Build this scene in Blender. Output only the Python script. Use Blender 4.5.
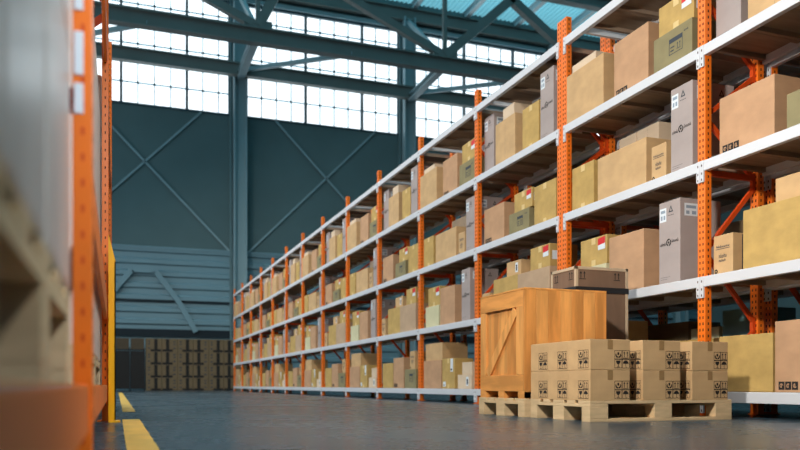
import bpy, bmesh, math, random
from mathutils import Vector, Matrix
R = math.radians
random.seed(7)
scene = bpy.context.scene
for o in list(bpy.data.objects):
    bpy.data.objects.remove(o)
C = scene.collection

# ---------------------------------------------------------------- camera
cam_d = bpy.data.cameras.new('camera')
cam = bpy.data.objects.new('camera', cam_d)
C.objects.link(cam)
cam.location = (0, 0, .25)
cam.rotation_euler = (R(90), 0, R(-20))
cam_d.sensor_width = 36
cam_d.lens = 35
cam_d.shift_y = .2
cam_d.clip_start = .05
cam_d.clip_end = 200
cam_d.dof.use_dof = True
cam_d.dof.focus_distance = 6.3
cam_d.dof.aperture_fstop = 1.8
scene.camera = cam

# ---------------------------------------------------------------- world, lights, exposure
w = bpy.data.worlds.new('world')
scene.world = w
w.use_nodes = True
bg = w.node_tree.nodes['Background']
bg.inputs[0].default_value = (.45, .72, 1, 1)
bg.inputs[1].default_value = .24
vs = scene.view_settings
vs.view_transform = 'Standard'
vs.look = 'None'
vs.exposure = 0
vs.gamma = 1
vs.use_curve_mapping = False

def area(name, loc, target, sx, sy, power, col, spread=180):
    l = bpy.data.lights.new(name, 'AREA')
    l.shape = 'RECTANGLE'
    l.size = sx
    l.size_y = sy
    l.energy = power
    l.color = col
    l.spread = R(spread)
    o = bpy.data.objects.new(name, l)
    C.objects.link(o)
    o.location = loc
    d = Vector(target) - Vector(loc)
    o.rotation_euler = d.to_track_quat('-Z', 'Y').to_euler()
    return o

# lamp of the near aisle, then unseen fill lights added to brighten the racks
area('aisle_lamp', (.25, 2.5, 2.95), (4.2, 5.2, 1.5), .26, .26, 140, (1, .95, .86), 130)
area('aisle_lamp', (2.2, -.4, 3.8), (-.1, 2.2, 1.8), .7, .7, 42, (.86, .93, 1), 62)  # unseen fill added to brighten the goods on the left rack
for y in (6, 13, 20, 27):
    area('high_bay_lamp', (-.8, y, 9.3), (4.5, y + 2.2, 2.6), 1.4, 1.0, 300, (1, .95, .87), 140)  # unseen fill row added for the long rack, no fixtures
sun = bpy.data.lights.new('sun', 'SUN')          # daylight on the translucent roof sheets
sun.energy = 4.2
sun.angle = R(2)
sun_o = bpy.data.objects.new('sun', sun)
C.objects.link(sun_o)
sun_o.rotation_euler = (R(12), R(8), 0)
for y in (9, 19, 29):
    area('window_daylight', (-11.2, y, 7.4), (4.5, y + 4, 2), 6.5, 3.2, 420, (.8, .92, 1))  # side fill added at invented openings in the left wall

# ---------------------------------------------------------------- materials
def hexc(r, g, b):
    f = lambda v: (v / 255 / 12.92) if v / 255 <= .04045 else ((v / 255 + .055) / 1.055) ** 2.4
    return (f(r), f(g), f(b), 1)

def mat(name, rgb, rough=.7, metal=0, var=.0, scale=(8, 8, 8), bump=0, bscale=60, spec=.4, detail=4):
    m = bpy.data.materials.new(name)
    m.use_nodes = True
    nt = m.node_tree
    b = nt.nodes['Principled BSDF']
    c = hexc(*rgb)
    b.inputs['Roughness'].default_value = rough
    b.inputs['Metallic'].default_value = metal
    b.inputs['Specular IOR Level'].default_value = spec
    b.inputs['Base Color'].default_value = c
    if var or bump:
        tc = nt.nodes.new('ShaderNodeTexCoord')
        mp = nt.nodes.new('ShaderNodeMapping')
        mp.inputs['Scale'].default_value = scale
        nt.links.new(tc.outputs['Object'], mp.inputs[0])
    if var:
        n = nt.nodes.new('ShaderNodeTexNoise')
        n.inputs['Scale'].default_value = 1
        n.inputs['Detail'].default_value = detail
        nt.links.new(mp.outputs[0], n.inputs['Vector'])
        rp = nt.nodes.new('ShaderNodeValToRGB')
        rp.color_ramp.elements[0].position = .3
        rp.color_ramp.elements[1].position = .7
        rp.color_ramp.elements[0].color = tuple(v * (1 - var) for v in c[:3]) + (1,)
        rp.color_ramp.elements[1].color = tuple(min(1, v * (1 + var)) for v in c[:3]) + (1,)
        nt.links.new(n.outputs['Fac'], rp.inputs[0])
        nt.links.new(rp.outputs[0], b.inputs['Base Color'])
    if bump:
        n2 = nt.nodes.new('ShaderNodeTexNoise')
        n2.inputs['Scale'].default_value = bscale
        n2.inputs['Detail'].default_value = 3
        nt.links.new(tc.outputs['Object'], n2.inputs['Vector'])
        bp = nt.nodes.new('ShaderNodeBump')
        bp.inputs['Strength'].default_value = bump
        bp.inputs['Distance'].default_value = .01
        nt.links.new(n2.outputs['Fac'], bp.inputs['Height'])
        nt.links.new(bp.outputs[0], b.inputs['Normal'])
    return m

def emit(name, rgb, s):
    m = bpy.data.materials.new(name)
    m.use_nodes = True
    b = m.node_tree.nodes['Principled BSDF']
    b.inputs['Base Color'].default_value = (.8, .8, .8, 1)
    b.inputs['Emission Color'].default_value = hexc(*rgb)
    b.inputs['Emission Strength'].default_value = s
    return m

M = {}
M['tan'] = mat('tan_cardboard', (194, 159, 115), .85, var=.10, scale=(5, 5, 9), bump=.08, bscale=40)
M['tan2'] = mat('reddish_tan_cardboard', (184, 144, 110), .85, var=.10, scale=(5, 5, 9), bump=.08, bscale=40)
M['yellow'] = mat('yellow_kraft_cardboard', (184, 152, 90), .8, var=.12, scale=(6, 6, 10), bump=.1, bscale=35)
M['olive'] = mat('olive_cardboard', (134, 124, 90), .85, var=.10, scale=(5, 5, 9), bump=.08)
M['grey'] = mat('grey_pink_cardboard', (162, 150, 147), .75, var=.07, scale=(3, 3, 6), bump=.06)
M['pale'] = mat('pale_cardboard', (208, 186, 160), .85, var=.06, scale=(4, 4, 8))
M['sage'] = mat('pale_green_cardboard', (200, 194, 158), .85, var=.06, scale=(4, 4, 8))
M['fawn'] = mat('fawn_cardboard', (180, 152, 124), .85, var=.08, scale=(4, 4, 8))
M['dimtan'] = mat('brown_cardboard', (118, 98, 72), .85, var=.12, scale=(5, 5, 9))  # tan darkened in its colour for the weak light on rear boxes
M['umber'] = mat('dark_brown_cardboard', (84, 70, 54), .85, var=.1)
M['ink'] = mat('black_print', (32, 28, 26), .8)
M['ink2'] = mat('slate_print', (58, 64, 72), .8)
M['tape'] = mat('brown_tape', (150, 118, 78), .4, var=.06)
M['tapey'] = mat('clear_tape', (214, 186, 126), .35, var=.05)
M['label'] = mat('white_label', (216, 222, 228), .6)
M['red'] = mat('red_sticker', (206, 40, 44), .5)
M['orange'] = mat('orange_powder_coat', (238, 116, 24), .45, var=.08, scale=(3, 3, 3), spec=.5)
M['dorange'] = mat('red_orange_powder_coat', (206, 72, 18), .5, var=.08, scale=(3, 3, 3))
M['hole'] = mat('slot_dark', (60, 24, 10), .9)
M['white'] = mat('pale_grey_paint', (206, 208, 214), .4, var=.03, scale=(2, 2, 2), spec=.5)
M['deck'] = mat('galvanised_deck', (150, 130, 112), .6, metal=.1, var=.22, scale=(2, 12, 6))
M['wood'] = mat('pallet_wood', (206, 178, 138), .75, var=.14, scale=(6, 3, 30), bump=.1)
M['cratewood'] = mat('crate_wood', (204, 138, 70), .6, var=.19, scale=(11, 11, 1.6), bump=.12, bscale=20, detail=7)
M['cratewood2'] = mat('crate_wood_light', (218, 154, 84), .6, var=.16, scale=(12, 12, 1.8), bump=.12, bscale=20, detail=7)
M['crateh'] = mat('crate_wood_rail', (212, 146, 76), .6, var=.16, scale=(11, 1.8, 12), bump=.12, bscale=20, detail=7)
M['brown'] = mat('brown_board', (116, 92, 74), .8, var=.16, scale=(6, 6, 2))
M['trimwood'] = mat('pale_timber_edge', (184, 164, 138), .7, var=.1, scale=(8, 8, 3))
M['strap'] = mat('black_strap', (24, 28, 32), .5)
M['steel'] = mat('blue_grey_steel', (104, 130, 134), .5, var=.08, scale=(1, 1, 1))
M['steelc'] = mat('blue_column_steel', (146, 170, 176), .5, var=.05, scale=(1, 1, .5))
M['dsteel'] = mat('dark_steel', (112, 118, 114), .55, var=.06, scale=(1, 1, 1))
M['purlin'] = mat('pale_purlin_paint', (206, 222, 226), .5)
M['mull2'] = mat('pale_window_bar', (150, 184, 198), .5)  # thin bars painted paler: window glare put into the colour
M['ink3'] = mat('grey_blue_print', (138, 154, 170), .8)
M['mull'] = mat('window_bar', (58, 84, 94), .5)
M['wall'] = mat('slate_wall_panel', (94, 116, 118), .7, var=.07, scale=(.5, .5, .5))
M['clad'] = mat('blue_cladding', (122, 152, 162), .5, var=.06, scale=(.4, .4, .4))
M['cladd'] = mat('dark_cladding', (22, 34, 42), .7)
M['roof'] = mat('cyan_roof_sheet', (120, 206, 220), .45, var=.06, scale=(.3, .3, .3))
rm = M['roof']
_nt = rm.node_tree
_b = _nt.nodes['Principled BSDF']
_t = _nt.nodes.new('ShaderNodeBsdfTranslucent')
_t.inputs['Color'].default_value = hexc(138, 214, 230)
_m = _nt.nodes.new('ShaderNodeMixShader')
_m.inputs[0].default_value = .45
_nt.links.new(_b.outputs[0], _m.inputs[1])
_nt.links.new(_t.outputs[0], _m.inputs[2])
_nt.links.new(_m.outputs[0], _nt.nodes['Material Output'].inputs['Surface'])
M['pane'] = emit('bright_window', (240, 250, 255), 1.7)
M['yline'] = mat('yellow_floor_paint', (226, 178, 76), .5, var=.16, scale=(6, 3, 6))
M['guard'] = mat('yellow_guard_paint', (246, 176, 8), .4, var=.04)
M['film'] = mat('film_wrapped_carton', (186, 184, 178), .32, var=.1, scale=(1, 6, 1.5), spec=.7)
M['blush'] = mat('blush_carton', (228, 200, 184), .6, var=.05)
M['dark'] = mat('dark_mesh', (46, 42, 40), .8, var=.1)
M['teal'] = mat('teal_carton', (96, 130, 134), .8, var=.05)

for k in ('cratewood', 'cratewood2', 'crateh'):
    for nd in M[k].node_tree.nodes:
        if nd.type == 'VALTORGB':
            nd.color_ramp.elements[0].position = .4
            nd.color_ramp.elements[1].position = .6

# polished concrete floor
fm = bpy.data.materials.new('polished_concrete')
fm.use_nodes = True
nt = fm.node_tree
b = nt.nodes['Principled BSDF']
tc = nt.nodes.new('ShaderNodeTexCoord')
n1 = nt.nodes.new('ShaderNodeTexNoise'); n1.inputs['Scale'].default_value = .9; n1.inputs['Detail'].default_value = 8
n2 = nt.nodes.new('ShaderNodeTexNoise'); n2.inputs['Scale'].default_value = 14; n2.inputs['Detail'].default_value = 5
mx = nt.nodes.new('ShaderNodeMix'); mx.data_type = 'FLOAT'; mx.inputs[0].default_value = .35
rp = nt.nodes.new('ShaderNodeValToRGB')
rp.color_ramp.elements[0].position = .32; rp.color_ramp.elements[0].color = hexc(40, 54, 64)
rp.color_ramp.elements[1].position = .68; rp.color_ramp.elements[1].color = hexc(64, 80, 90)
rr = nt.nodes.new('ShaderNodeMapRange'); rr.inputs['To Min'].default_value = .16; rr.inputs['To Max'].default_value = .38
nt.links.new(tc.outputs['Object'], n1.inputs['Vector']); nt.links.new(tc.outputs['Object'], n2.inputs['Vector'])
nt.links.new(n1.outputs['Fac'], mx.inputs[2]); nt.links.new(n2.outputs['Fac'], mx.inputs[3])
nt.links.new(mx.outputs[0], rp.inputs[0]); nt.links.new(rp.outputs[0], b.inputs['Base Color'])
nt.links.new(mx.outputs[0], rr.inputs[0]); nt.links.new(rr.outputs[0], b.inputs['Roughness'])
M['floor'] = fm

# ---------------------------------------------------------------- mesh helpers
class MB:
    def __init__(self):
        self.bm = bmesh.new()
        self.mats = []

    def mi(self, m):
        if m not in self.mats:
            self.mats.append(m)
        return self.mats.index(m)

    def box(self, x0, x1, y0, y1, z0, z1, m, bev=0):
        i = self.mi(m)
        r = bmesh.ops.create_cube(self.bm, size=1)
        vs_ = r['verts']
        for v in vs_:
            v.co = Vector((x0 + (v.co.x + .5) * (x1 - x0), y0 + (v.co.y + .5) * (y1 - y0), z0 + (v.co.z + .5) * (z1 - z0)))
        fs = list({f for v in vs_ for f in v.link_faces})
        for f in fs:
            f.material_index = i
        if bev:
            es = list({e for v in vs_ for e in v.link_edges})
            rb = bmesh.ops.bevel(self.bm, geom=es, offset=bev, segments=2, affect='EDGES', profile=.5)
            for f in rb['faces']:
                f.material_index = i
        return self

    def bar(self, a, b_, wx, wy, m, up=(0, 0, 1)):
        """rectangular bar from a to b_"""
        a = Vector(a); b_ = Vector(b_)
        d = (b_ - a)
        L = d.length
        d.normalize()
        u = Vector(up)
        if abs(d.dot(u)) > .98:
            u = Vector((0, 1, 0))
        s = d.cross(u).normalized()
        u = s.cross(d)
        i = self.mi(m)
        vv = []
        for p in (a, b_):
            for q, r_ in ((-1, -1), (1, -1), (1, 1), (-1, 1)):
                vv.append(self.bm.verts.new(p + s * q * wx / 2 + u * r_ * wy / 2))
        for f in ((3, 2, 1, 0), (4, 5, 6, 7), (0, 1, 5, 4), (1, 2, 6, 5), (2, 3, 7, 6), (3, 0, 4, 7)):
            self.bm.faces.new([vv[k] for k in f]).material_index = i
        return self

    def ibeam(self, a, b_, h, wd, m, t=.06, up=(0, 0, 1)):
        a = Vector(a); b_ = Vector(b_)
        d = (b_ - a).normalized()
        u = Vector(up)
        s = d.cross(u).normalized()
        u = s.cross(d)
        self.bar(a, b_, t, h - 2 * t, m, up)
        for q in (1, -1):
            o = u * q * (h / 2 - t / 2)
            self.bar(a + o, b_ + o, wd, t, m, up)
        return self

    def face(self, pts, m):
        i = self.mi(m)
        f = self.bm.faces.new([self.bm.verts.new(p) for p in pts])
        f.material_index = i
        return self

    def prism(self, pts, axis, d, m):
        """extrude a polygon of 3D pts by vector d"""
        i = self.mi(m)
        d = Vector(d)
        a = [self.bm.verts.new(Vector(p)) for p in pts]
        b_ = [self.bm.verts.new(Vector(p) + d) for p in pts]
        n = len(a)
        self.bm.faces.new(a).material_index = i
        self.bm.faces.new(b_[::-1]).material_index = i
        for k in range(n):
            self.bm.faces.new((a[k], b_[k], b_[(k + 1) % n], a[(k + 1) % n])).material_index = i
        return self

    def build(self, name, parent=None, loc=None):
        bmesh.ops.recalc_face_normals(self.bm, faces=self.bm.faces[:])
        me = bpy.data.meshes.new(name)
        self.bm.to_mesh(me)
        self.bm.free()
        for m in self.mats:
            me.materials.append(m if not isinstance(m, str) else M[m])
        o = bpy.data.objects.new(name, me)
        C.objects.link(o)
        if parent:
            o.parent = parent
        if loc:
            o.location = loc
        return o

def tag(o, label, cat, group=None):
    o['label'] = label
    o['category'] = cat
    if group:
        o['group'] = group
    return o

def struct(o):
    o['kind'] = 'structure'
    return o

def empty(name, loc=(0, 0, 0), rz=0):
    o = bpy.data.objects.new(name, None)
    C.objects.link(o)
    o.location = loc
    o.rotation_euler = (0, 0, rz)
    o.empty_display_size = .1
    return o

def copy_tree(o, parent=None):
    c = o.copy()
    C.objects.link(c)
    if parent:
        c.parent = parent
    for ch in list(o.children):
        copy_tree(ch, c)
    return c

# marks on carton faces.  a = to the viewer's right, b = up.
EPS = .0012
class Face:
    """face '-X' (seen from the aisle) or '-Y' (seen from the near end) of a carton x 0..D, y 0..W, z 0..H"""
    def __init__(self, mb, side, D, W, H, sgn=1):
        self.mb, self.side, self.D, self.W, self.H, self.lift = mb, side, D, W, H, EPS

    def p(self, a, b_):
        if self.side == '-X':
            return (-self.lift, self.W - a, b_)
        if self.side == '+X':
            return (self.D + self.lift, a, b_)
        return (a, -self.lift, b_)

    def poly(self, pts, m):
        self.mb.face([self.p(*q) for q in pts], m)

    def rect(self, a0, a1, b0, b1, m):
        self.poly(((a0, b0), (a1, b0), (a1, b1), (a0, b1)), m)

    def frame(self, a0, a1, b0, b1, t, m):
        self.rect(a0, a1, b0, b0 + t, m); self.rect(a0, a1, b1 - t, b1, m)
        self.rect(a0, a0 + t, b0 + t, b1 - t, m); self.rect(a1 - t, a1, b0 + t, b1 - t, m)

    def disc(self, a, b_, r, m, n=14, t0=0, t1=360):
        k = n if t1 - t0 >= 360 else n + 1
        pts = [(a + r * math.cos(R(t0 + (t1 - t0) * i / n)), b_ + r * math.sin(R(t0 + (t1 - t0) * i / n))) for i in range(k)]
        self.poly(pts, m)

    def ring(self, a, b_, r0, r1, m, n=16, t0=0, t1=360):
        for i in range(n):
            A, B = R(t0 + (t1 - t0) * i / n), R(t0 + (t1 - t0) * (i + 1) / n)
            self.poly([(a + r * math.cos(t), b_ + r * math.sin(t)) for r, t in ((r0, A), (r1, A), (r1, B), (r0, B))], m)

    # handling symbols in a cell of size s whose lower left corner is (a, b)
    def glass(self, a, b_, s, m):
        P = lambda x, y: (a + x * s, b_ + y * s)
        self.poly([P(.2, .85), P(.24, .6), P(.38, .45), P(.46, .42), P(.54, .42), P(.62, .45), P(.76, .6), P(.8, .85)], m)
        self.rect(a + .46 * s, a + .54 * s, b_ + .16 * s, b_ + .42 * s, m)
        self.rect(a + .3 * s, a + .7 * s, b_ + .1 * s, b_ + .16 * s, m)

    def umbrella(self, a, b_, s, m):
        self.disc(a + .5 * s, b_ + .5 * s, .38 * s, m, 10, 0, 180)
        self.rect(a + .47 * s, a + .53 * s, b_ + .16 * s, b_ + .5 * s, m)
        self.ring(a + .57 * s, b_ + .17 * s, .05 * s, .1 * s, m, 6, 180, 360)

    def arrows(self, a, b_, s, m):
        for x in (.3, .7):
            self.rect(a + (x - .04) * s, a + (x + .04) * s, b_ + .22 * s, b_ + .68 * s, m)
            self.poly([(a + (x - .13) * s, b_ + .66 * s), (a + (x + .13) * s, b_ + .66 * s), (a + x * s, b_ + .88 * s)], m)
        self.rect(a + .14 * s, a + .86 * s, b_ + .1 * s, b_ + .17 * s, m)

    def hands(self, a, b_, s, m):
        P = lambda x, y: (a + x * s, b_ + y * s)
        self.poly([P(.38, .5), P(.5, .44), P(.62, .5), P(.62, .72), P(.5, .8), P(.38, .72)], m)
        for k in (1, -1):
            X = lambda x: .5 + k * x
            self.poly([P(X(.36), .62), P(X(.27), .62), P(X(.2), .36), P(X(.03), .3), P(X(.03), .14), P(X(.24), .18), P(X(.38), .38)], m)

    def triangle(self, a, b_, s, m):
        P = lambda x, y: (a + x * s, b_ + y * s)
        o_ = [P(.05, .05), P(.95, .05), P(.5, .95)]
        i_ = [P(.27, .2), P(.73, .2), P(.5, .66)]
        for k in range(3):
            j = (k + 1) % 3
            self.poly([o_[k], o_[j], i_[j], i_[k]], m)

    def grid(self, a, b_, s, m, t=.003):
        for i in (0, 1):
            for j in (0, 1):
                self.frame(a + i * s, a + (i + 1) * s, b_ + j * s, b_ + (j + 1) * s, t, m)
        self.glass(a, b_, s, m); self.umbrella(a + s, b_, s, m)
        self.hands(a, b_ + s, s, m); self.arrows(a + s, b_ + s, s, m)

    def letters(self, a, b_, wd, h, n, m, seed=1):
        """small run of illegible lettering, slightly slanted"""
        rr_ = random.Random(seed)
        st = wd / n
        for k in range(n):
            x = a + k * st
            hh = h * (1 if rr_.random() < .35 else .66)
            sl = .12 * hh
            t = st * .24
            self.poly([(x, b_), (x + t, b_), (x + t + sl, b_ + hh), (x + sl, b_ + hh)], m)
            x2 = x + st * .5
            q = h * .62
            self.poly([(x2, b_), (x2 + t, b_), (x2 + t + .12 * q, b_ + q), (x2 + .12 * q, b_ + q)], m)
            yy = b_ + rr_.choice((0, q - t))
            self.rect(x, x2 + t, yy, yy + t, m)

def carton(name, D, W, H, m, kind, bev=.004):
    """one cardboard box, origin at its aisle-side far-from-frame lower corner"""
    mb = MB()
    mb.box(0, D, 0, W, 0, H, m, bev)
    # top flap joint
    mb.box(D / 2 - .001, D / 2 + .001, .004, W - .004, H, H + .0006, 'ink2')
    F = Face(mb, '-X', D, W, H)
    G = Face(mb, '-Y', D, W, H)
    extra = []
    if kind == 'marks':                       # row of dark symbol squares low at the far corner
        s = .054
        for k in range(3):
            a = .035 + k * (s + .006)
            F.rect(a, a + s, .018, .018 + s * 1.1, 'ink')
            F.lift = EPS * 2
            F.ring(a + s / 2, .018 + s * .55, s * .2, s * .3, m, 8, 40 * k, 40 * k + 250)
            F.rect(a + s * .44, a + s * .56, .022 + s * .2, .018 + s * .85, m)
            F.lift = EPS
    elif kind == 'docket':                    # printed panel in the middle
        a, b_ = W * .42, H * .34
        s = min(W * .3, H * .42)
        F.frame(a, a + s * 1.25, b_, b_ + s, .006, 'ink2')
        F.rect(a, a + s * 1.25, b_ + s * .72, b_ + s, 'ink2')
        F.rect(a + s * .12, a + s * .5, b_ + s * .4, b_ + s * .48, 'ink2')
        F.arrows(a + s * .62, b_ + s * .12, s * .55, 'ink2')
        F.rect(a + s * .12, a + s * .45, b_ + s * .18, b_ + s * .26, 'ink2')
        F.letters(W * .8, H * .76, .06, .018, 3, 'ink2', 4)
    elif kind == 'brand':                     # tall carton: recycling triangle, emblem with lettering
        F.triangle(W * .45, H * .855, W * .24, 'ink2')
        F.letters(W * .43, H * .82, W * .3, .01, 4, 'ink2', 5)
        cy = H * .5
        F.ring(W * .47, cy, W * .075, W * .12, 'ink', 14, 60, 250)
        F.ring(W * .47, cy, W * .075, W * .12, 'ink', 14, 275, 400)
        F.disc(W * .47, cy, W * .04, 'ink', 8)
        F.letters(W * .07, cy - .022, W * .27, .03, 4, 'ink', 2)
        F.letters(W * .62, cy - .006, W * .32, .03, 5, 'ink', 3)
        F.rect(W * .08, W * .55, H * .085, H * .088, 'ink2')
        F.rect(W * .08, W * .4, H * .06, H * .063, 'ink2')
        G.triangle(D * .62, H * .85, W * .24, 'ink')
    elif kind == 'print':                     # small labelled box
        F.letters(W * .15, H * .68, W * .7, .02, 7, 'ink2', 8)
        F.rect(W * .12, W * .85, H * .64, H * .655, 'ink2')
        F.letters(W * .28, H * .42, W * .42, .035, 5, 'ink2', 9)
        F.letters(W * .28, H * .32, W * .36, .025, 5, 'ink2', 10)
        F.disc(W * .14, H * .09, .018, 'ink', 10)
        F.lift = EPS * 2
        F.disc(W * .14, H * .09, .007, m, 8)
        F.lift = EPS
        G.rect(D * .3, D * .33, .01, H - .01, 'ink2')
        G.letters(D * .45, H * .6, D * .4, .03, 4, 'ink2', 12)
    elif kind == 'arrows':
        F.arrows(W * .78, H * .55, .07, 'ink')
    elif kind == 'seam':
        F.rect(W * .5, W * .503, 0.004, H - .004, 'ink2')
    o = mb.build(name)
    def patch(nm, side, rects):
        pm = MB()
        f = Face(pm, side, D, W, H)
        for (a0, a1, b0, b1, mm) in rects:
            f.lift = EPS * (1.6 if mm not in ('ink', 'ink2', 'ink3', 'red') else 2.6)
            if mm == 'red':
                sk = (b1 - b0) * .25
                f.poly([(a0, b0), (a1, b0 + sk * .6), (a1, b1), (a0, b1 - sk * .6)], mm)
            else:
                f.rect(a0, a1, b0, b1, mm)
        pm.build(nm, o)
    if kind == 'brand':
        patch('label', '-X', [(W * .05, W * .36, H * .76, H * .925, 'label'), (W * .1, W * .31, H * .865, H * .9, 'ink3'), (W * .1, W * .18, H * .785, H * .835, 'ink3'), (W * .23, W * .31, H * .785, H * .835, 'ink3')])
        patch('label', '-Y', [(D * .1, D * .42, H * .79, H * .94, 'label'), (D * .14, D * .38, H * .88, H * .915, 'ink3'), (D * .14, D * .22, H * .81, H * .85, 'ink3'), (D * .28, D * .38, H * .81, H * .85, 'ink3')])
    if kind in ('tape', 'sticker', 'tapelabel'):
        patch('tape', '-X', [(W * .43, W * .43 + .07, H - .07, H - .002, 'tapey')])
        patch('tape', '-X', [(W * .43, W * .43 + .07, .002, .06, 'tapey')])
    if kind == 'sticker':
        s = min(.115, H * .45)
        patch('sticker', '-X', [(W - s * 1.3, W - s * .25, H - s * 1.2, H - .03, 'label'), (W - s * 1.3, W - s * .25, H - s * .8, H - .012, 'red'), (W - s * 1.2, W - s * .4, H - s * .6, H - s * .5, 'label'), (W - s * 1.1, W - s * .55, H - s * .42, H - s * .34, 'label')])
        patch('label', '-Y', [(D * .08, D * .08 + .12, H * .3, H * .3 + .1, 'label')])
    if kind == 'tapelabel':
        patch('label', '-X', [(W * .68, W * .68 + .09, H * .56, H - .004, 'label'), (W * .7, W * .7 + .05, H * .6, H * .66, 'ink2')])
        patch('label', '-X', [(W * .08, W * .08 + .1, .03, .1, 'label'), (W * .12, W * .12 + .05, .045, .06, 'ink2')])
    if kind == 'whitelabel':
        patch('label', '-X', [(W * .62, W * .8, H * .2, H * .85, 'label'), (W * .67, W * .75, H * .3, H * .7, 'ink2')])
    if kind == 'boxtape':
        patch('tape', '-X', [(W * .46, W * .54, 0.002, H - .002, 'tape')])
    return o

# ================================================================ SETTING
HX0, HX1, HY0, HY1 = -12, 34, -8, 38
floor = struct(MB().box(HX0, HX1, HY0, HY1 + .3, -.1, 0, 'floor').build('floor'))

# back wall: panel with window band above, ribbed cladding below
SILL, WTOP, EAVE = 13.2, 18.7, 19.1
wb = MB()
wb.box(HX0, HX1, HY1, HY1 + .3, 6.6, SILL, 'wall')
wb.box(HX0, HX1, HY1, HY1 + .3, WTOP, 21, 'wall')
# ribbed cladding: trapezoidal ribs along X
p = .56
z = 0
ribs = []
while z < 6.55:
    ribs += [(0, z), (0, z + p * .42), (-.1, z + p * .55), (-.1, z + p * .87)]
    z += p
i = wb.mi('clad')
prev = None
for (dy, zz) in ribs + [(0, 6.72)]:
    cur = (wb.bm.verts.new((HX0, HY1 - .02 + dy, zz)), wb.bm.verts.new((HX1, HY1 - .02 + dy, zz)))
    if prev:
        wb.bm.faces.new((prev[0], prev[1], cur[1], cur[0])).material_index = i
    prev = cur
wb.box(HX0, HX1, HY1, HY1 + .3, 0, 6.6, 'cladd')
wb.box(HX0, HX1, HY1 - .16, HY1, 6.58, 6.68, 'clad')
wb.box(HX0, HX1, HY1 - .14, HY1, 4.12, 4.22, 'cladd')
wb.box(HX0, HX1, HY1 - .14, HY1, 2.5, 2.85, 'cladd')
struct(wb.build('wall_back'))

# columns along the back wall
COLX = [5.54 + 8.65 * k for k in range(-2, 4)]
for k, cx in enumerate(COLX):
    t = MB()
    t.ibeam((cx, HY1 - .35, 0), (cx, HY1 - .35, 19.2), .62, .5, 'steelc', .07, up=(1, 0, 0))
    t.box(cx - .45, cx - .36, HY1 - .2, HY1, 0, 19.2, 'steel')
    t.box(cx - .3, cx + .3, HY1 - .62, HY1 - .05, 0, .03, 'steel')
    struct(t.build('trim_%d' % (k + 1)))

# windows: one per column bay
for k in range(len(COLX) - 1):
    x0, x1 = COLX[k] + .36, COLX[k + 1] - .3
    xe = COLX[k] + 8.2
    fr = MB()
    for xx in (x0, x0 + 2.93, x0 + 5.86, xe, x1 - .05):
        fr.box(xx - .06, xx + .06, HY1 - .08, HY1 + .1, SILL, WTOP, 'mull')
    for j in range(1, 11):
        if j % 4:
            xx = x0 + 2.93 * j / 4
            fr.box(xx - .024, xx + .024, HY1 - .02, HY1 + .06, SILL, WTOP, 'mull2')
    for zz in (14.25, 16.05, 17.9):
        fr.box(x0, x1, HY1 - .02, HY1 + .06, zz - .024, zz + .024, 'mull2')
        for j in range(1, 11):
            xx = x0 + 2.93 * j / 4
            fr.box(xx - .05, xx + .05, HY1 - .03, HY1 + .04, zz - .05, zz + .05, 'mull')
    for zz in (SILL + .04, WTOP - .04):
        fr.box(x0, x1, HY1 - .05, HY1 + .1, zz - .05, zz + .05, 'mull')
    fr.box(COLX[k + 1] - .3, COLX[k + 1] + .36, HY1, HY1 + .3, SILL, WTOP, 'wall')
    f = struct(fr.build('window_%d' % (k + 1)))
    MB().box(x0, x1, HY1 + .1, HY1 + .12, SILL, WTOP, 'pane').build('pane', f)

# thin wall braces and horizontal girders
n = 10
for k in range(len(COLX) - 1):
    cx = (COLX[k] + COLX[k + 1]) / 2
    t = MB()
    for s in (1, -1):
        t.bar((cx - s * 3.9, HY1 - .08, 6.65), (cx + s * 2.55, HY1 - .08, SILL), .09, .05, 'steelc', up=(0, 1, 0))
    struct(t.build('trim_%d' % n)); n += 1
t = MB()
# chevron frame low on the wall
for pts in (((-.5, 4.1), (.65, 5.55)), ((.65, 5.55), (1.65, 5.55)), ((1.65, 5.55), (2.68, 4.2)), ((2.68, 4.2), (3.5, 2.75))):
    (xa, za), (xb, zb) = pts
    t.bar((xa, HY1 - .26, za), (xb, HY1 - .26, zb), .24, .1, 'clad', up=(0, 1, 0))
struct(t.build('trim_%d' % n)); n += 1

# roof: corrugated sheet with ridges along Y, purlins below, eave beam
RZ = 20.15
rf = MB()
i = rf.mi('roof')
prev = None
x = HX0
k = 0
prof = ((0, 0), (.09, 0), (.13, .06), (.21, .06), (.25, 0))
xs = []
while x < HX1:
    for dx, dz in prof[:-1]:
        xs.append((x + dx, RZ + dz))
    x += .25
for (xx, zz) in xs:
    cur = (rf.bm.verts.new((xx, HY0, zz)), rf.bm.verts.new((xx, HY1 + .3, zz)))
    if prev:
        rf.bm.faces.new((prev[0], prev[1], cur[1], cur[0])).material_index = i
    prev = cur
struct(rf.build('ceiling'))
for xx in [14.5 + 2.98 * q for q in range(-8, 7)]:
    t = MB()
    t.ibeam((xx, HY0 + 1, RZ - .2), (xx, HY1 - .1, RZ - .2), .36, .26, 'purlin', .05)
    struct(t.build('trim_%d' % n)); n += 1
t = MB()
t.ibeam((HX0, HY1 - .3, 19.4), (HX1, HY1 - .3, 19.4), .66, .34, 'dsteel', .06)
struct(t.build('trim_%d' % n)); n += 1
t = MB()
t.box(HX0, HX1, HY1 - .2, HY1, 18.72, 18.92, 'steelc')
struct(t.build('trim_%d' % n)); n += 1
t = MB()
t.ibeam((HX0, HY1 - .75, 15.2), (HX1, HY1 - .75, 15.2), .62, .34, 'dsteel', .07)
struct(t.build('trim_%d' % n)); n += 1

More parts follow.
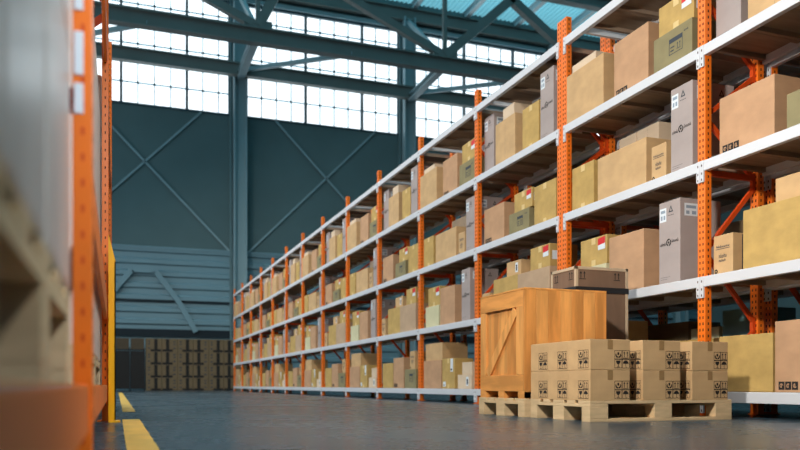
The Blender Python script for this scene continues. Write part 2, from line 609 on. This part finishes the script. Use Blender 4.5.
# roof truss in front of the windows with knee struts back to the columns
TY = 33.2
t = MB()
t.ibeam((HX0, TY, 15.1), (HX1, TY, 15.1), .68, .42, 'dsteel', .08)
t.ibeam((HX0, TY, 19.35), (HX1, TY, 19.35), .6, .42, 'dsteel', .08)
struct(t.build('trim_%d' % n)); n += 1
t = MB()
for k, cx in enumerate(COLX[:-1]):
    mid = cx + 4.32
    a = (cx + .1, TY, 15.5)
    t.bar(a, (cx + (1.9 if k < 3 else 3.6), TY, 19.1 if k < 3 else 18.75), .42, .34, 'dsteel', up=(0, 1, 0))
    if k >= 3:
        t.bar((cx + 3.5, TY, 18.75), (cx + 8.65, TY, 15.4), .38, .34, 'dsteel', up=(0, 1, 0))
    if k <= 3:
        t.bar(a, (cx - 8.55, TY, 19.1), .32, .3, 'dsteel', up=(0, 1, 0))
    t.bar((cx + .1, TY, 15.4), (cx + .1, TY, 19.2), .18, .18, 'dsteel')
    t.box(cx - .5, cx + .7, TY - .12, TY + .12, 15.35, 15.75, 'dsteel')
struct(t.build('trim_%d' % n)); n += 1
t = MB()
for cx in COLX:
    t.ibeam((cx, TY, 15.0), (cx, HY1 - .5, 15.0), .34, .34, 'steelc', .06)
    t.bar((cx + .05, TY + .1, 15.5), (cx - .1, HY1 - .6, 18.9), .16, .2, 'steelc')
    t.bar((cx, HY1 - .7, 15.2), (cx + 4.3, TY, 14.95), .16, .18, 'steelc')
struct(t.build('trim_%d' % n)); n += 1

# left wall with openings added for the side fill, right wall
wl = MB()
wl.box(HX0, HX0 + .3, HY0, HY1, 0, 5, 'wall')
wl.box(HX0, HX0 + .3, HY0, HY1, 10, 20.2, 'wall')
for y0 in (-8, 4, 13.5, 23.5, 33.5):
    wl.box(HX0, HX0 + .3, y0, y0 + (9 if y0 < 0 else 1.5 if y0 < 30 else 4.5), 5, 10, 'wall')
struct(wl.build('wall_left'))
wr = MB()
wr.box(HX1 - .3, HX1, HY0, HY1, 0, 20.2, 'wall')
struct(wr.build('wall_right'))

wf = MB()  # unseen wall added to keep sky light off the near faces
wf.box(HX0, HX1, HY0 - .3, HY0, 0, 20.2, 'wall')
struct(wf.build('wall_front'))

# painted floor lines
t = MB()
t.box(.035, .155, -2, 5.98, 0, .0015, 'yline')
t.box(.05, .165, 7.65, 27, 0, .0015, 'yline')
struct(t.build('trim_%d' % n)); n += 1

# ================================================================ RACKS
LV = [.196, 1.135, 2.08, 3.02, 3.96]
PW, PD = .088, .065           # post width along Y, depth along X
TOP = 4.18
FX = 4.5
PITCH = 2.08

def post_mesh():
    mb = MB()
    mb.box(0, PD, 0, PW, 0, TOP, 'orange', .003)
    z = .1
    while z < TOP - .03:
        for y in (.024, .060):
            for zz, e in ((z, 0),):
                mb.box(-.0008, .001, y - .006, y + .006, z - .011, z + .011, 'hole')
        mb.box(.026, .038, -.0008, .001, z - .011, z + .011, 'hole')
        z += .05
    mb.box(-.02, PD + .03, 0, PW, 0, .008, 'orange')
    o = mb.build('post')
    return o
post0 = post_mesh()
def brace_mesh(dx):
    mb = MB()
    y = PW / 2
    x0, x1 = PD * .5, dx + PD * .5
    nodes = [(x0, .2), (x1, .74), (x0, 1.34), (x1, 1.95), (x0, 2.45), (x1, 2.87), (x0, 3.42), (x1, 3.9)]
    for (xa, za), (xb, zb) in zip(nodes, nodes[1:]):
        mb.bar((xa, y, za), (xb, y, zb), .035, .03, 'dorange', up=(0, 1, 0))
    for zz in (.13, 1.99):
        mb.bar((x0, y, zz), (x1, y, zz), .035, .045, 'dorange')
    for zz in (.74, 1.95, 2.87):
        mb.box(x1 - .06, x1 + .0, y - .018, y + .018, zz - .08, zz + .08, 'dorange')
    return mb.build('brace')
brace0 = brace_mesh(.55)
PITCHIN = PITCH
def beam_mesh(L):
    mb = MB()
    mb.box(-.012, .036, 0, L, -.085, 0, 'white', .004)
    for y0 in (.004, L - .044 + .004):
        # end plates hanging over the posts
        mb.box(-.016, -.0005, y0, y0 + .038, -.175, -.0, 'white', .002)
        for zz in (-.155, -.105, -.04):
            mb.box(-.0168, -.015, y0 + .014, y0 + .024, zz - .009, zz + .009, 'hole')
    return mb.build('beam')
def deck_mesh(L, nb, lo, hi):
    mb = MB()
    wd = (hi - lo) / nb
    for k in range(nb):
        a, b_ = lo + k * wd + .004, lo + (k + 1) * wd - .004
        mb.box(.04, .6, a, b_, -.012, 0, 'deck')
        mb.box(.04, .6, a, a + .035, -.05, -.012, 'deck')
        mb.box(.04, .6, b_ - .035, b_, -.05, -.012, 'deck')
    return mb.build('deck_panel')
def rear_mesh(L):
    mb = MB()
    mb.box(-.02, .016, 0, L, -.075, 0, 'white', .004)
    return mb.build('rear_beam')

used = {}
def inst(proto, parent, loc, name=None):
    """first use moves the prototype itself, afterwards copies"""
    if proto.name not in used:
        used[proto.name] = 1
        o = proto
    else:
        o = proto.copy()
        C.objects.link(o)
    o.parent = parent
    o.location = loc
    return o

protos = {}
def rack(label, x, y0, nb, mirror=False, levels=(0, 1, 2, 3, 4), gap_top=True):
    root = empty('storage_rack', (x, y0, 0))
    tag(root, label, 'shelving', 'orange storage racks')
    for k in range(nb + 1):
        fr = empty('upright_frame', (0, 0, 0))
        fr.parent = root
        fr.location = (0, k * PITCH, 0)
        inst(post0, fr, (0, 0, 0))
        inst(post0, fr, (.55, 0, 0))
        inst(brace0, fr, (0, 0, 0))
    for k in range(nb):
        for l in levels:
            key = 'b'
            if key not in protos:
                protos['b'] = beam_mesh(PITCH)
                protos['r'] = rear_mesh(PITCH)
                protos['d'] = deck_mesh(PITCH, 5, .09, PITCH)
                protos['dt'] = deck_mesh(PITCH, 4, .09, 1.72)
            yy = k * PITCH + PW / 2
            inst(protos['b'], root, (0, yy, LV[l]))
            inst(protos['r'], root, (.55 + PD, yy, LV[l]))
            dk = 'dt' if l == 4 and gap_top else 'd'
            inst(protos[dk], root, (0, k * PITCH, LV[l]))
            if dk == 'dt':
                if 'c' not in protos:
                    protos['c'] = MB().box(.045, .59, 0, .04, -.075, -.006, 'white', .003).build('cross_bar')
                inst(protos['c'], root, (0, k * PITCH + 1.78, LV[l]))
    return root

Y1 = 7.276
rack('tall orange and white storage rack of two bays nearest the camera on the right', FX, 3.02, 2)
NB = 12
rack('long orange and white storage rack running on behind the crate to the back wall', FX, Y1, NB)
rack('orange storage rack standing in the dark directly behind the nearest bays', FX + .70, 3.02, 4)

# ---------------------------------------------------------------- boxes on the rack
# (key, kind, material, name, X, u0, u1, depth, z above shelf, height, short description, group)
ODD = {
 3: [('a', 'tape0', 'tan', 4.50, 1.41, 2.076, .40, 0, .505, 'plain tan box against the far post'),
     ('b', 'plain', 'pale', 4.54, 1.60, 2.03, .3, .505, .10, 'flat pale box on top of the tan box'),
     ('c', 'marks', 'tan2', 4.55, .787, 1.305, .42, 0, .545, 'large tan box with dark corner symbols'),
     ('d', 'docket', 'olive', 4.55, .212, .711, .34, 0, .33, 'low olive box with printed panel'),
     ('e', 'sticker', 'yellow', 4.57, .213, .664, .3, .33, .27, 'yellow box stacked on the olive box')],
 2: [('a', 'tape', 'yellow', 4.55, 1.65, 2.05, .4, 0, .46, 'yellow box by the far post'),
     ('b', 'plain', 'tan', 4.55, .817, 1.58, .28, 0, .442, 'wide plain tan box'),
     ('c', 'plain', 'pale', 4.85, 1.36, 1.64, .2, 0, .683, 'left pale box behind the wide tan box'),
     ('d', 'seam', 'pale', 4.85, 1.02, 1.35, .2, 0, .684, 'right pale box behind the wide tan box'),
     ('e', 'print', 'tan', 4.55, .541, .741, .3, 0, .316, 'small printed tan box beside grey carton'),
     ('f', 'brand', 'grey', 4.55, .206, .478, .44, 0, .741, 'tall grey carton with emblem')],
 1: [('a', 'plain', 'sage', 4.55, 1.437, 1.97, .42, 0, .323, 'pale green box by the far post'),
     ('b', 'sticker', 'yellow', 4.56, 1.437, 1.90, .38, .323, .287, 'yellow red-stickered box on the pale green box'),
     ('c', 'plain', 'tan2', 4.55, .852, 1.385, .45, 0, .556, 'large plain tan box'),
     ('d', 'brand', 'grey', 4.55, .36, .635, .44, 0, .729, 'tall grey carton with emblem')],
 0: [('a', 'plain', 'tan2', 4.55, 1.348, 2.05, .46, 0, .427, 'wide tan box at the bottom of a stack'),
     ('b', 'plain', 'tan', 4.57, 1.357, 2.02, .42, .427, .264, 'tan box on top of the wide one'),
     ('c', 'tapelabel', 'yellow', 4.55, .872, 1.326, .3, 0, .441, 'yellow box with two white labels'),
     ('d', 'plain', 'yellow', 4.87, .15, .84, .17, 0, .46, 'yellow box behind the pale cartons'),
     ('e', 'whitelabel', 'pale', 4.55, .303, .761, .28, 0, .197, 'low pale carton near the front'),
     ('f', 'plain', 'pale', 4.57, .34, .658, .26, .197, .173, 'small pale carton on the low one')],
}
EVEN = {
 3: [('a', 'brand', 'grey', 4.60, 1.80, 2.07, .42, 0, .768, 'tall grey carton at far end'),
     ('b', 'seam', 'tan', 4.55, 1.156, 1.677, .34, 0, .555, 'tan box beside far grey carton'),
     ('c', 'plain', 'pale', 4.56, 1.19, 1.479, .28, .555, .134, 'small pale box on the tan box'),
     ('d', 'tape', 'yellow', 4.55, .585, .970, .28, 0, .514, 'yellow box in the middle'),
     ('e', 'plain', 'pale', 4.85, .45, .80, .2, 0, .61, 'pale box behind the yellow one'),
     ('f', 'brand', 'grey', 4.55, .26, .545, .28, 0, .785, 'tall grey carton at near end')],
 2: [('a', 'marks', 'tan2', 4.55, 1.42, 1.975, .44, 0, .465, 'tan box with dark corner symbols'),
     ('b', 'docket', 'olive', 4.55, .809, 1.308, .34, 0, .268, 'low olive box with printed panel'),
     ('c', 'sticker', 'yellow', 4.57, .759, 1.194, .3, .268, .225, 'yellow box stacked on the olive box'),
     ('d', 'tape', 'yellow', 4.55, .203, .676, .42, 0, .46, 'yellow taped box near the front')],
 1: [('a', 'print', 'tan', 4.55, 1.83, 2.04, .3, 0, .316, 'small printed tan box at far end'),
     ('b', 'plain', 'yellow', 4.55, 1.085, 1.725, .42, 0, .46, 'wide plain yellow box'),
     ('c', 'whitelabel', 'tan', 4.60, 1.09, 1.458, .32, .46, .184, 'small tan box on the wide yellow box'),
     ('d', 'plain', 'fawn', 4.55, .33, 1.07, .42, 0, .45, 'wide fawn box near the front'),
     ('e', 'sticker', 'yellow', 4.56, .341, .778, .36, .45, .257, 'yellow red-stickered box on the fawn box')],
 0: [('a', 'plain', 'yellow', 4.55, 1.435, 1.98, .42, 0, .44, 'yellow box at far end'),
     ('b', 'marks', 'tan2', 4.55, .898, 1.415, .42, 0, .52, 'tan box with dark corner symbols'),
     ('c', 'docket', 'olive', 4.55, .336, .859, .38, 0, .313, 'low olive box near the front'),
     ('d', 'print', 'tan', 4.58, .447, .678, .28, .313, .298, 'small printed tan box on the olive box')],
}
CNAME = {'tan': ('tan boxes on the long rack', 'cardboard_box'), 'tan2': ('tan boxes on the long rack', 'cardboard_box'),
         'yellow': ('yellow boxes on the long rack', 'cardboard_box'), 'olive': ('olive boxes on the long rack', 'cardboard_box'),
         'grey': ('tall grey cartons on the long rack', 'tall_carton'), 'pale': ('pale boxes on the long rack', 'cardboard_box'),
         'sage': ('pale boxes on the long rack', 'cardboard_box'), 'fawn': ('tan boxes on the long rack', 'cardboard_box')}
SH = ['bottom shelf', 'second shelf', 'third shelf', 'fourth shelf']
ORD = ['nearest', 'second', 'third', 'fourth', 'fifth', 'sixth', 'seventh', 'eighth', 'ninth', 'tenth', 'eleventh', 'twelfth', 'thirteenth', 'fourteenth']
cproto = {}
rj = random.Random(3)
def bay_origin(k):
    return 3.02 + PITCH * k if k < 2 else Y1 + PITCH * (k - 2)
for k in range(2 + NB):
    T = EVEN if k % 2 == 0 else ODD
    for l in range(4):
        for (key, kind, mt, X, u0, u1, D, zb, H, desc) in T[l]:
            if k == 0 and u1 < 1.0:
                continue                    # outside the frame
            pk = (k % 2, l, key)
            gname, nm = CNAME[mt]
            if pk not in cproto:
                o = carton(nm, D, u1 - u0, H, mt, kind)
                cproto[pk] = o
            else:
                o = copy_tree(cproto[pk])
            o.location = (X + (rj.uniform(0, .012) if k > 1 and key != 'a' else 0), bay_origin(k) + u0, LV[l] + zb + .0012 + (.0012 if zb else 0))
            tag(o, '%s, %s, %s rack bay from camera' % (desc, SH[l], ORD[k]), 'box', gname)

# boxes on the dark rack behind
BACK = [(0, 0, .9, 1.5, .7, 'dimtan', 'brown box'), (0, 0, 1.56, 2.0, .6, 'teal', 'teal box'), (0, 1, 1.1, 1.9, .66, 'dimtan', 'brown box'), (0, 2, 1.2, 1.95, .55, 'dimtan', 'brown box'),
        (1, 0, .2, .66, .74, 'teal', 'teal box'), (1, 0, .7, 1.08, .6, 'sage', 'pale green box'), (1, 0, 1.12, 1.75, .68, 'dimtan', 'brown box'), (1, 1, .3, 1.2, .6, 'dimtan', 'brown box'), (1, 1, 1.45, 1.95, .5, 'teal', 'teal box'), (1, 2, .3, 1.0, .62, 'dimtan', 'brown box'), (1, 2, 1.3, 1.9, .58, 'teal', 'teal box'), (1, 3, 1.2, 1.9, .5, 'dimtan', 'brown box'),
        (2, 0, .2, 1.2, .7, 'teal', 'teal box'), (2, 1, 1.1, 1.35, .72, 'grey', 'tall grey carton'), (2, 1, 1.5, 1.8, .72, 'grey', 'tall grey carton'), (2, 2, 1.2, 1.9, .5, 'dimtan', 'brown box'), (2, 3, 1.2, 1.9, .5, 'dimtan', 'brown box'),
        (3, 0, .5, 1.5, .5, 'dimtan', 'brown box'), (3, 1, .6, 1.7, .6, 'dimtan', 'brown box'), (3, 2, .6, 1.7, .6, 'dimtan', 'brown box')]
seen = {}
for (k, l, a, b_, h, mt, d) in BACK:
    o = carton('cardboard_box', .4, b_ - a, h, mt, 'brand' if mt == 'grey' else 'plain')
    o.location = (FX + .78, 3.02 + PITCH * k + a, LV[l] + .0012)
    nn = seen.get((k, l, d), 0)
    seen[(k, l, d)] = 1
    tag(o, '%s%s in the dark behind, %s, %s bay of the rear rack' % ('farther ' if nn else '', d, SH[l], ORD[k]), 'box', 'boxes on the rear rack')

# ================================================================ PALLETS AND LOADS
def pallet(x, y, z, L, W, label, along='X', name='wooden_pallet', s=1.0):
    """euro pallet, L along X, W along Y, base corner at (x,y,z)"""
    root = empty(name, (x, y, z))
    tag(root, label, 'pallet', 'wooden pallets')
    bw = (.1, .145, .1)
    ys = (0, W / 2 - bw[1] / 2, W - bw[2])
    xs_ = (0, L / 2 - .0725, L - .145)
    for j in range(3):
        MB().box(0, L, ys[j], ys[j] + bw[j], 0, .022, 'wood', .002).build('bottom_board', root)
        for i_ in range(3):
            MB().box(xs_[i_], xs_[i_] + .145, ys[j], ys[j] + bw[j], .022, .1, 'wood', .002).build('block', root)
    for i_ in range(3):
        MB().box(xs_[i_], xs_[i_] + .145, 0, W, .1, .122, 'wood', .002).build('stringer_board', root)
    n_ = 5
    wd = (.145, .1, .145, .1, .145)
    g = (W - sum(wd)) / 4
    yy = 0
    for k in range(n_):
        MB().box(0, L, yy, yy + wd[k], .122, .144, 'wood', .002).build('top_board', root)
        yy += wd[k] + g
    return root

P1 = pallet(2.987, 4.475, 0, 1.2, .8, 'wooden pallet under the eighteen small cartons with handling symbols')
P2 = pallet(2.955, 5.315, 0, 1.2, .8, 'wooden pallet under the orange-brown wooden crate')

def small_carton():
    D, W, H = .32, .2655, .2075
    mb = MB()
    mb.box(0, D, 0, W, 0, H, 'tan', .003)
    F = Face(mb, '-X', D, W, H)
    F.grid(W * .46, H * .06, .062, 'ink')
    G = Face(mb, '-Y', D, W, H)
    G.grid(D - .127, H * .06, .061, 'ink')
    o = mb.build('cardboard_carton')
    t = MB()
    g = Face(t, '-Y', D, W, H)
    g.lift = EPS * 1.5
    g.rect(D * .43, D * .56, H * .68, H - .002, 'tape')
    t.box(D * .43, D * .56, .004, W - .004, H, H + .0008, 'tape')
    t.build('tape', o)
    return o
sc = small_carton()
rows = ['front', 'middle', 'rear']
cols = ['left', 'centre', 'right']
first = True
for i_, x in enumerate((2.99, 3.414, 3.834)):
    for j in range(3):
        for k in range(2):
            o = sc if first else copy_tree(sc)
            first = False
            o.location = (x, 4.477 + j * .2665, .144 + k * .2088)
            tag(o, 'small carton with handling symbols on the pallet, %s column, %s row, %s layer' % (cols[i_], rows[j], 'upper' if k else 'lower'), 'box', 'small cartons on the pallet')

# wooden crate
def crate():
    x0, y0, z0 = 2.962, 5.33, .144
    D, W, H = .752, .77, .85
    root = empty('wooden_crate', (x0, y0, z0))
    tag(root, 'orange-brown wooden crate with diagonal brace standing on a pallet', 'crate')
    sk = .055
    for yy in (0, W / 2 - .05, W - .1):
        MB().box(0, D, yy, yy + .1, 0, sk, 'crateh', .003).build('skid', root)
    MB().box(.03, D - .01, .02, W - .02, sk, H - .02, 'cratewood').build('body', root)
    # planks on the near (-Y) side
    mb = MB()
    n_ = 7
    pw = D / n_
    for k in range(n_):
        mb.box(k * pw + .0012, (k + 1) * pw - .0012, 0, .022, 0, H - .002 * (k % 2), ('cratewood', 'cratewood2')[k % 2], .002)
    mb.build('side_planks', root)
    # panel behind the frame on the aisle side
    mb = MB()
    n_ = 5
    pw = (W - .06) / n_
    for k in range(n_):
        mb.box(.022, .032, .03 + k * pw + .001, .03 + (k + 1) * pw - .001, sk, H - .01, ('cratewood2', 'cratewood')[k % 2])
    mb.build('front_panel', root)
    MB().box(0, .024, .022, W, H - .13, H, 'crateh', .003).build('rail', root)
    MB().box(0, .024, .022, W, sk, sk + .13, 'crateh', .003).build('rail', root)
    MB().box(0.001, .024, .022, .13, sk + .13, H - .13, 'cratewood2', .003).build('stile', root)
    MB().box(0.001, .024, W - .1, W, sk + .13, H - .13, 'cratewood2', .003).build('stile', root)
    a = (.013, .15, H - .15)
    b_ = (.013, W - .13, sk + .14)
    MB().bar(a, b_, .085, .02, 'cratewood2', up=(1, 0, 0)).build('diagonal_brace', root)
    MB().box(-.002, D, -.001, W, H, H + .014, 'crateh', .002).build('lid', root)
    return root
crate()

def dark_crate():
    x0, y0, z0 = 3.722, 5.79, .144
    D, W, H = .54, .41, 1.135
    root = empty('strapped_crate', (x0, y0, z0))
    tag(root, 'dark brown crate with pale timber edges and black strap behind the wooden crate', 'crate')
    mb = MB()
    mb.box(.006, D - .006, .006, W - .006, 0, H - .006, 'brown')
    F = Face(mb, '-X', D, W, H); F.lift = -.004
    F.arrows(W * .1, H - .12, .09, 'ink'); F.arrows(W * .68, H - .12, .09, 'ink')
    G = Face(mb, '-Y', D, W, H); G.lift = -.004
    G.arrows(D * .05, H - .12, .09, 'ink'); G.arrows(D * .7, H - .12, .09, 'ink')
    mb.build('body', root)
    mb = MB()
    e = .026
    for xx in (0, D - e):
        for yy in (0, W - e):
            mb.box(xx, xx + e, yy, yy + e, 0, H, 'trimwood', .002)
    for yy in (0, W - e):
        mb.box(0, D, yy, yy + e, H - e, H, 'trimwood', .002)
    for xx in (0, D - e):
        mb.box(xx, xx + e, 0, W, H - e, H, 'trimwood', .002)
    mb.build('edge_trim', root)
    mb = MB()
    zz = H - .225
    mb.box(-.003, D + .003, -.003, W + .003, zz, zz + .05, 'strap')
    mb.build('strap', root)
dark_crate()

# ================================================================ CARTON WALL AT THE BACK
BY = 36.0
proto_b = {}
def far_carton(sgn):
    W_, D_, H_ = .66, .6, .575
    mb = MB()
    mb.box(0, W_, 0, D_, 0, H_, 'dimtan', .006)
    cx = W_ / 2 + sgn * .09
    mb.box(cx - .07, cx + .07, -.004, .0, .02, H_ - .02, 'ink')
    mb.box(cx - .22, cx + .22, -.004, .0, .0, .1, 'ink')
    for q in (.12, .3, .42):
        xx = W_ / 2 - sgn * .2
        mb.box(xx - .05, xx + .05, -.004, .0, q, q + .05, 'ink2')
    return mb.build('stacked_carton')
XB = 1.2
tiers = ['floor', 'second', 'third', 'top']
for c in range(7):
    for k in range(4):
        s = 1 if c % 2 == 0 else -1
        if s not in proto_b:
            o = far_carton(s); proto_b[s] = o
        else:
            o = proto_b[s].copy(); C.objects.link(o)
        o.location = (XB + c * .675, BY, k * .5775)
        tag(o, 'brown carton with black cross print by back wall, %s tier, %s column from left' % (tiers[k], (['first'] + ORD[1:])[c]), 'box', 'cartons stacked at the back wall')
# dark caged loads left of them
for k in range(2):
    root = empty('mesh_container', (-.08 + k * .63, BY, 0))
    tag(root, 'dark mesh container by the back wall, %s' % ('left one nearest the yellow guard' if k == 0 else 'right one beside the brown cartons'), 'container', 'dark containers at the back wall')
    MB().box(.02, .6, .02, .58, .1, 1.75, 'dark').build('load', root)
    mb = MB()
    for xx in (0, .58):
        for yy in (0, .58):
            mb.box(xx, xx + .03, yy, yy + .03, 0, 1.82, 'strap')
    for zz in (.08, 1.79):
        mb.box(0, .61, 0, .02, zz, zz + .03, 'strap'); mb.box(0, .61, .59, .61, zz, zz + .03, 'strap')
    for q in range(1, 8):
        mb.box(.01 + q * .073, .02 + q * .073, 0, .015, .1, 1.8, 'strap')
    mb.build('cage', root)
    o = carton('cardboard_box', .56, .58, .48, 'umber', 'plain')
    o.location = (root.location.x + .02, BY + .02, 1.82)
    tag(o, 'brown box lying on top of the %s dark mesh container' % ('left' if k == 0 else 'right'), 'box', 'boxes on the dark containers')

# ================================================================ LEFT RACK, CLOSE TO THE CAMERA
LX = -.097                      # posts x LX..LX+.045
root = empty('pallet_rack', (0, 0, 0))
tag(root, 'blurred orange pallet rack close to the camera on the left edge', 'shelving')
LPY = [-1.2, 1.95, 5.70, 9.3]
for k, y in enumerate(LPY):
    fr = empty('upright_frame'); fr.parent = root; fr.location = (0, y, 0)
    for xx in (LX, LX - 1.05):
        mb = MB()
        mb.box(xx, xx + .043, 0, .09, 0, 4.1, 'orange', .003)
        z = .12
        while z < 4.05:
            mb.box(xx + .019, xx + .026, -.0008, .001, z - .009, z + .009, 'hole' if k > 1 else 'dorange')
            mb.box(xx + .042, xx + .0438, .04, .052, z - .012, z + .012, 'hole')
            z += .06
        mb.box(xx - .03, xx + .045, 0, .11, 0, .008, 'orange')
        mb.build('post', fr)
    mb = MB()
    for q in range(3):
        a, b_ = (LX + .02, .045, .9 + q * 1.0), (LX - 1.0, .045, 1.8 + q * 1.0)
        if q % 2: a, b_ = (a[0], a[1], b_[2]), (b_[0], b_[1], a[2])
        mb.bar(a, b_, .04, .03, 'dorange', up=(0, 1, 0))
    mb.build('brace', fr)
    if k == 1:
        mb = MB()
        for zz, hh in ((.88, .07), (.97, .1), (1.12, .12)):
            mb.box(LX + .004, LX + .024, -.0025, -.0005, zz, zz + hh, 'label')
        mb.build('label_plate', fr)
for k in range(3):
    y0, y1 = LPY[k] + .09, LPY[k + 1]
    for zz, h in ((.25, .11), (1.35 if k == 0 else .84, .14), (2.6, .14)):
        MB().box(LX + .012, LX + .035, y0, y1, zz - h, zz, 'orange', .004).build('beam', root)
        MB().box(LX - 1.05, LX - 1.015, y0, y1, zz - h, zz, 'orange', .004).build('beam', root)
    mb = MB()
    for q in range(6):
        yy = y0 + (y1 - y0) * (q + .5) / 6
        mb.box(LX - 1.03, LX, yy - .04, yy + .04, .2, .249, 'white')
    mb.build('deck_bars', root)

pl = pallet(LX - .804, .66, .2502, .8, 1.27, 'wooden pallet on the lowest beam of the left rack nearest the camera')
pl.scale.z = 1.45
pl2 = pallet(LX - .804, 3.0, .25, .8, 2.4, 'wooden pallet farther along the lowest beam of the left rack')

def film_box(y0, y1, z0, h, mt, label, depth=.78):
    mb = MB()
    mb.box(LX - .01 - depth, LX - .004, y0, y1, z0, z0 + h, mt, .012)
    for zz in (z0 + h * .5,):
        mb.box(LX - .0045, LX - .0032, y0 + .02, y1 - .02, zz - .003, zz + .003, 'tape')
    o = mb.build('wrapped_carton')
    tag(o, label, 'box', 'wrapped goods on the left rack')
    return o
film_box(.66, .80, .4595, 1.1, 'film', 'film-wrapped grey carton nearest the camera on the left rack pallet')
film_box(.83, 1.27, .4595, 1.1, 'film', 'film-wrapped grey carton in the middle of the left rack pallet')
film_box(1.31, 1.93, .4595, 1.1, 'film', 'film-wrapped grey carton beside the first orange post of the left rack')
film_box(3.05, 4.2, .394, 1.6, 'blush', 'pale pink carton behind the first orange post of the left rack')
film_box(5.9, 9.1, .2505, 2.2, 'blush', 'long pale carton behind the yellow post guard on the left rack')
film_box(4.24, 5.35, .394, 1.6, 'blush', 'pale pink carton beside the yellow post guard on the left rack')

# yellow post guard
root = empty('post_guard', (-.0535, 5.56, 0))
tag(root, 'yellow steel post guard standing on the floor at the foot of an orange post', 'guard')
mb = MB()
mb.prism([(0, 0, 0), (.046, 0, 0), (.046, 0, 1.08), (.0, 0, 1.26)], 'Y', (0, .008, 0), 'guard')
mb.prism([(.046, .0, 0), (.046, .1, 0), (.046, .1, 1.08), (.046, 0, 1.08)], 'X', (-.008, 0, 0), 'guard')
mb.build('shield', root)
mb = MB()
mb.box(.0, .075, -.03, .12, 0, .012, 'guard', .002)
mb.build('base_plate', root)
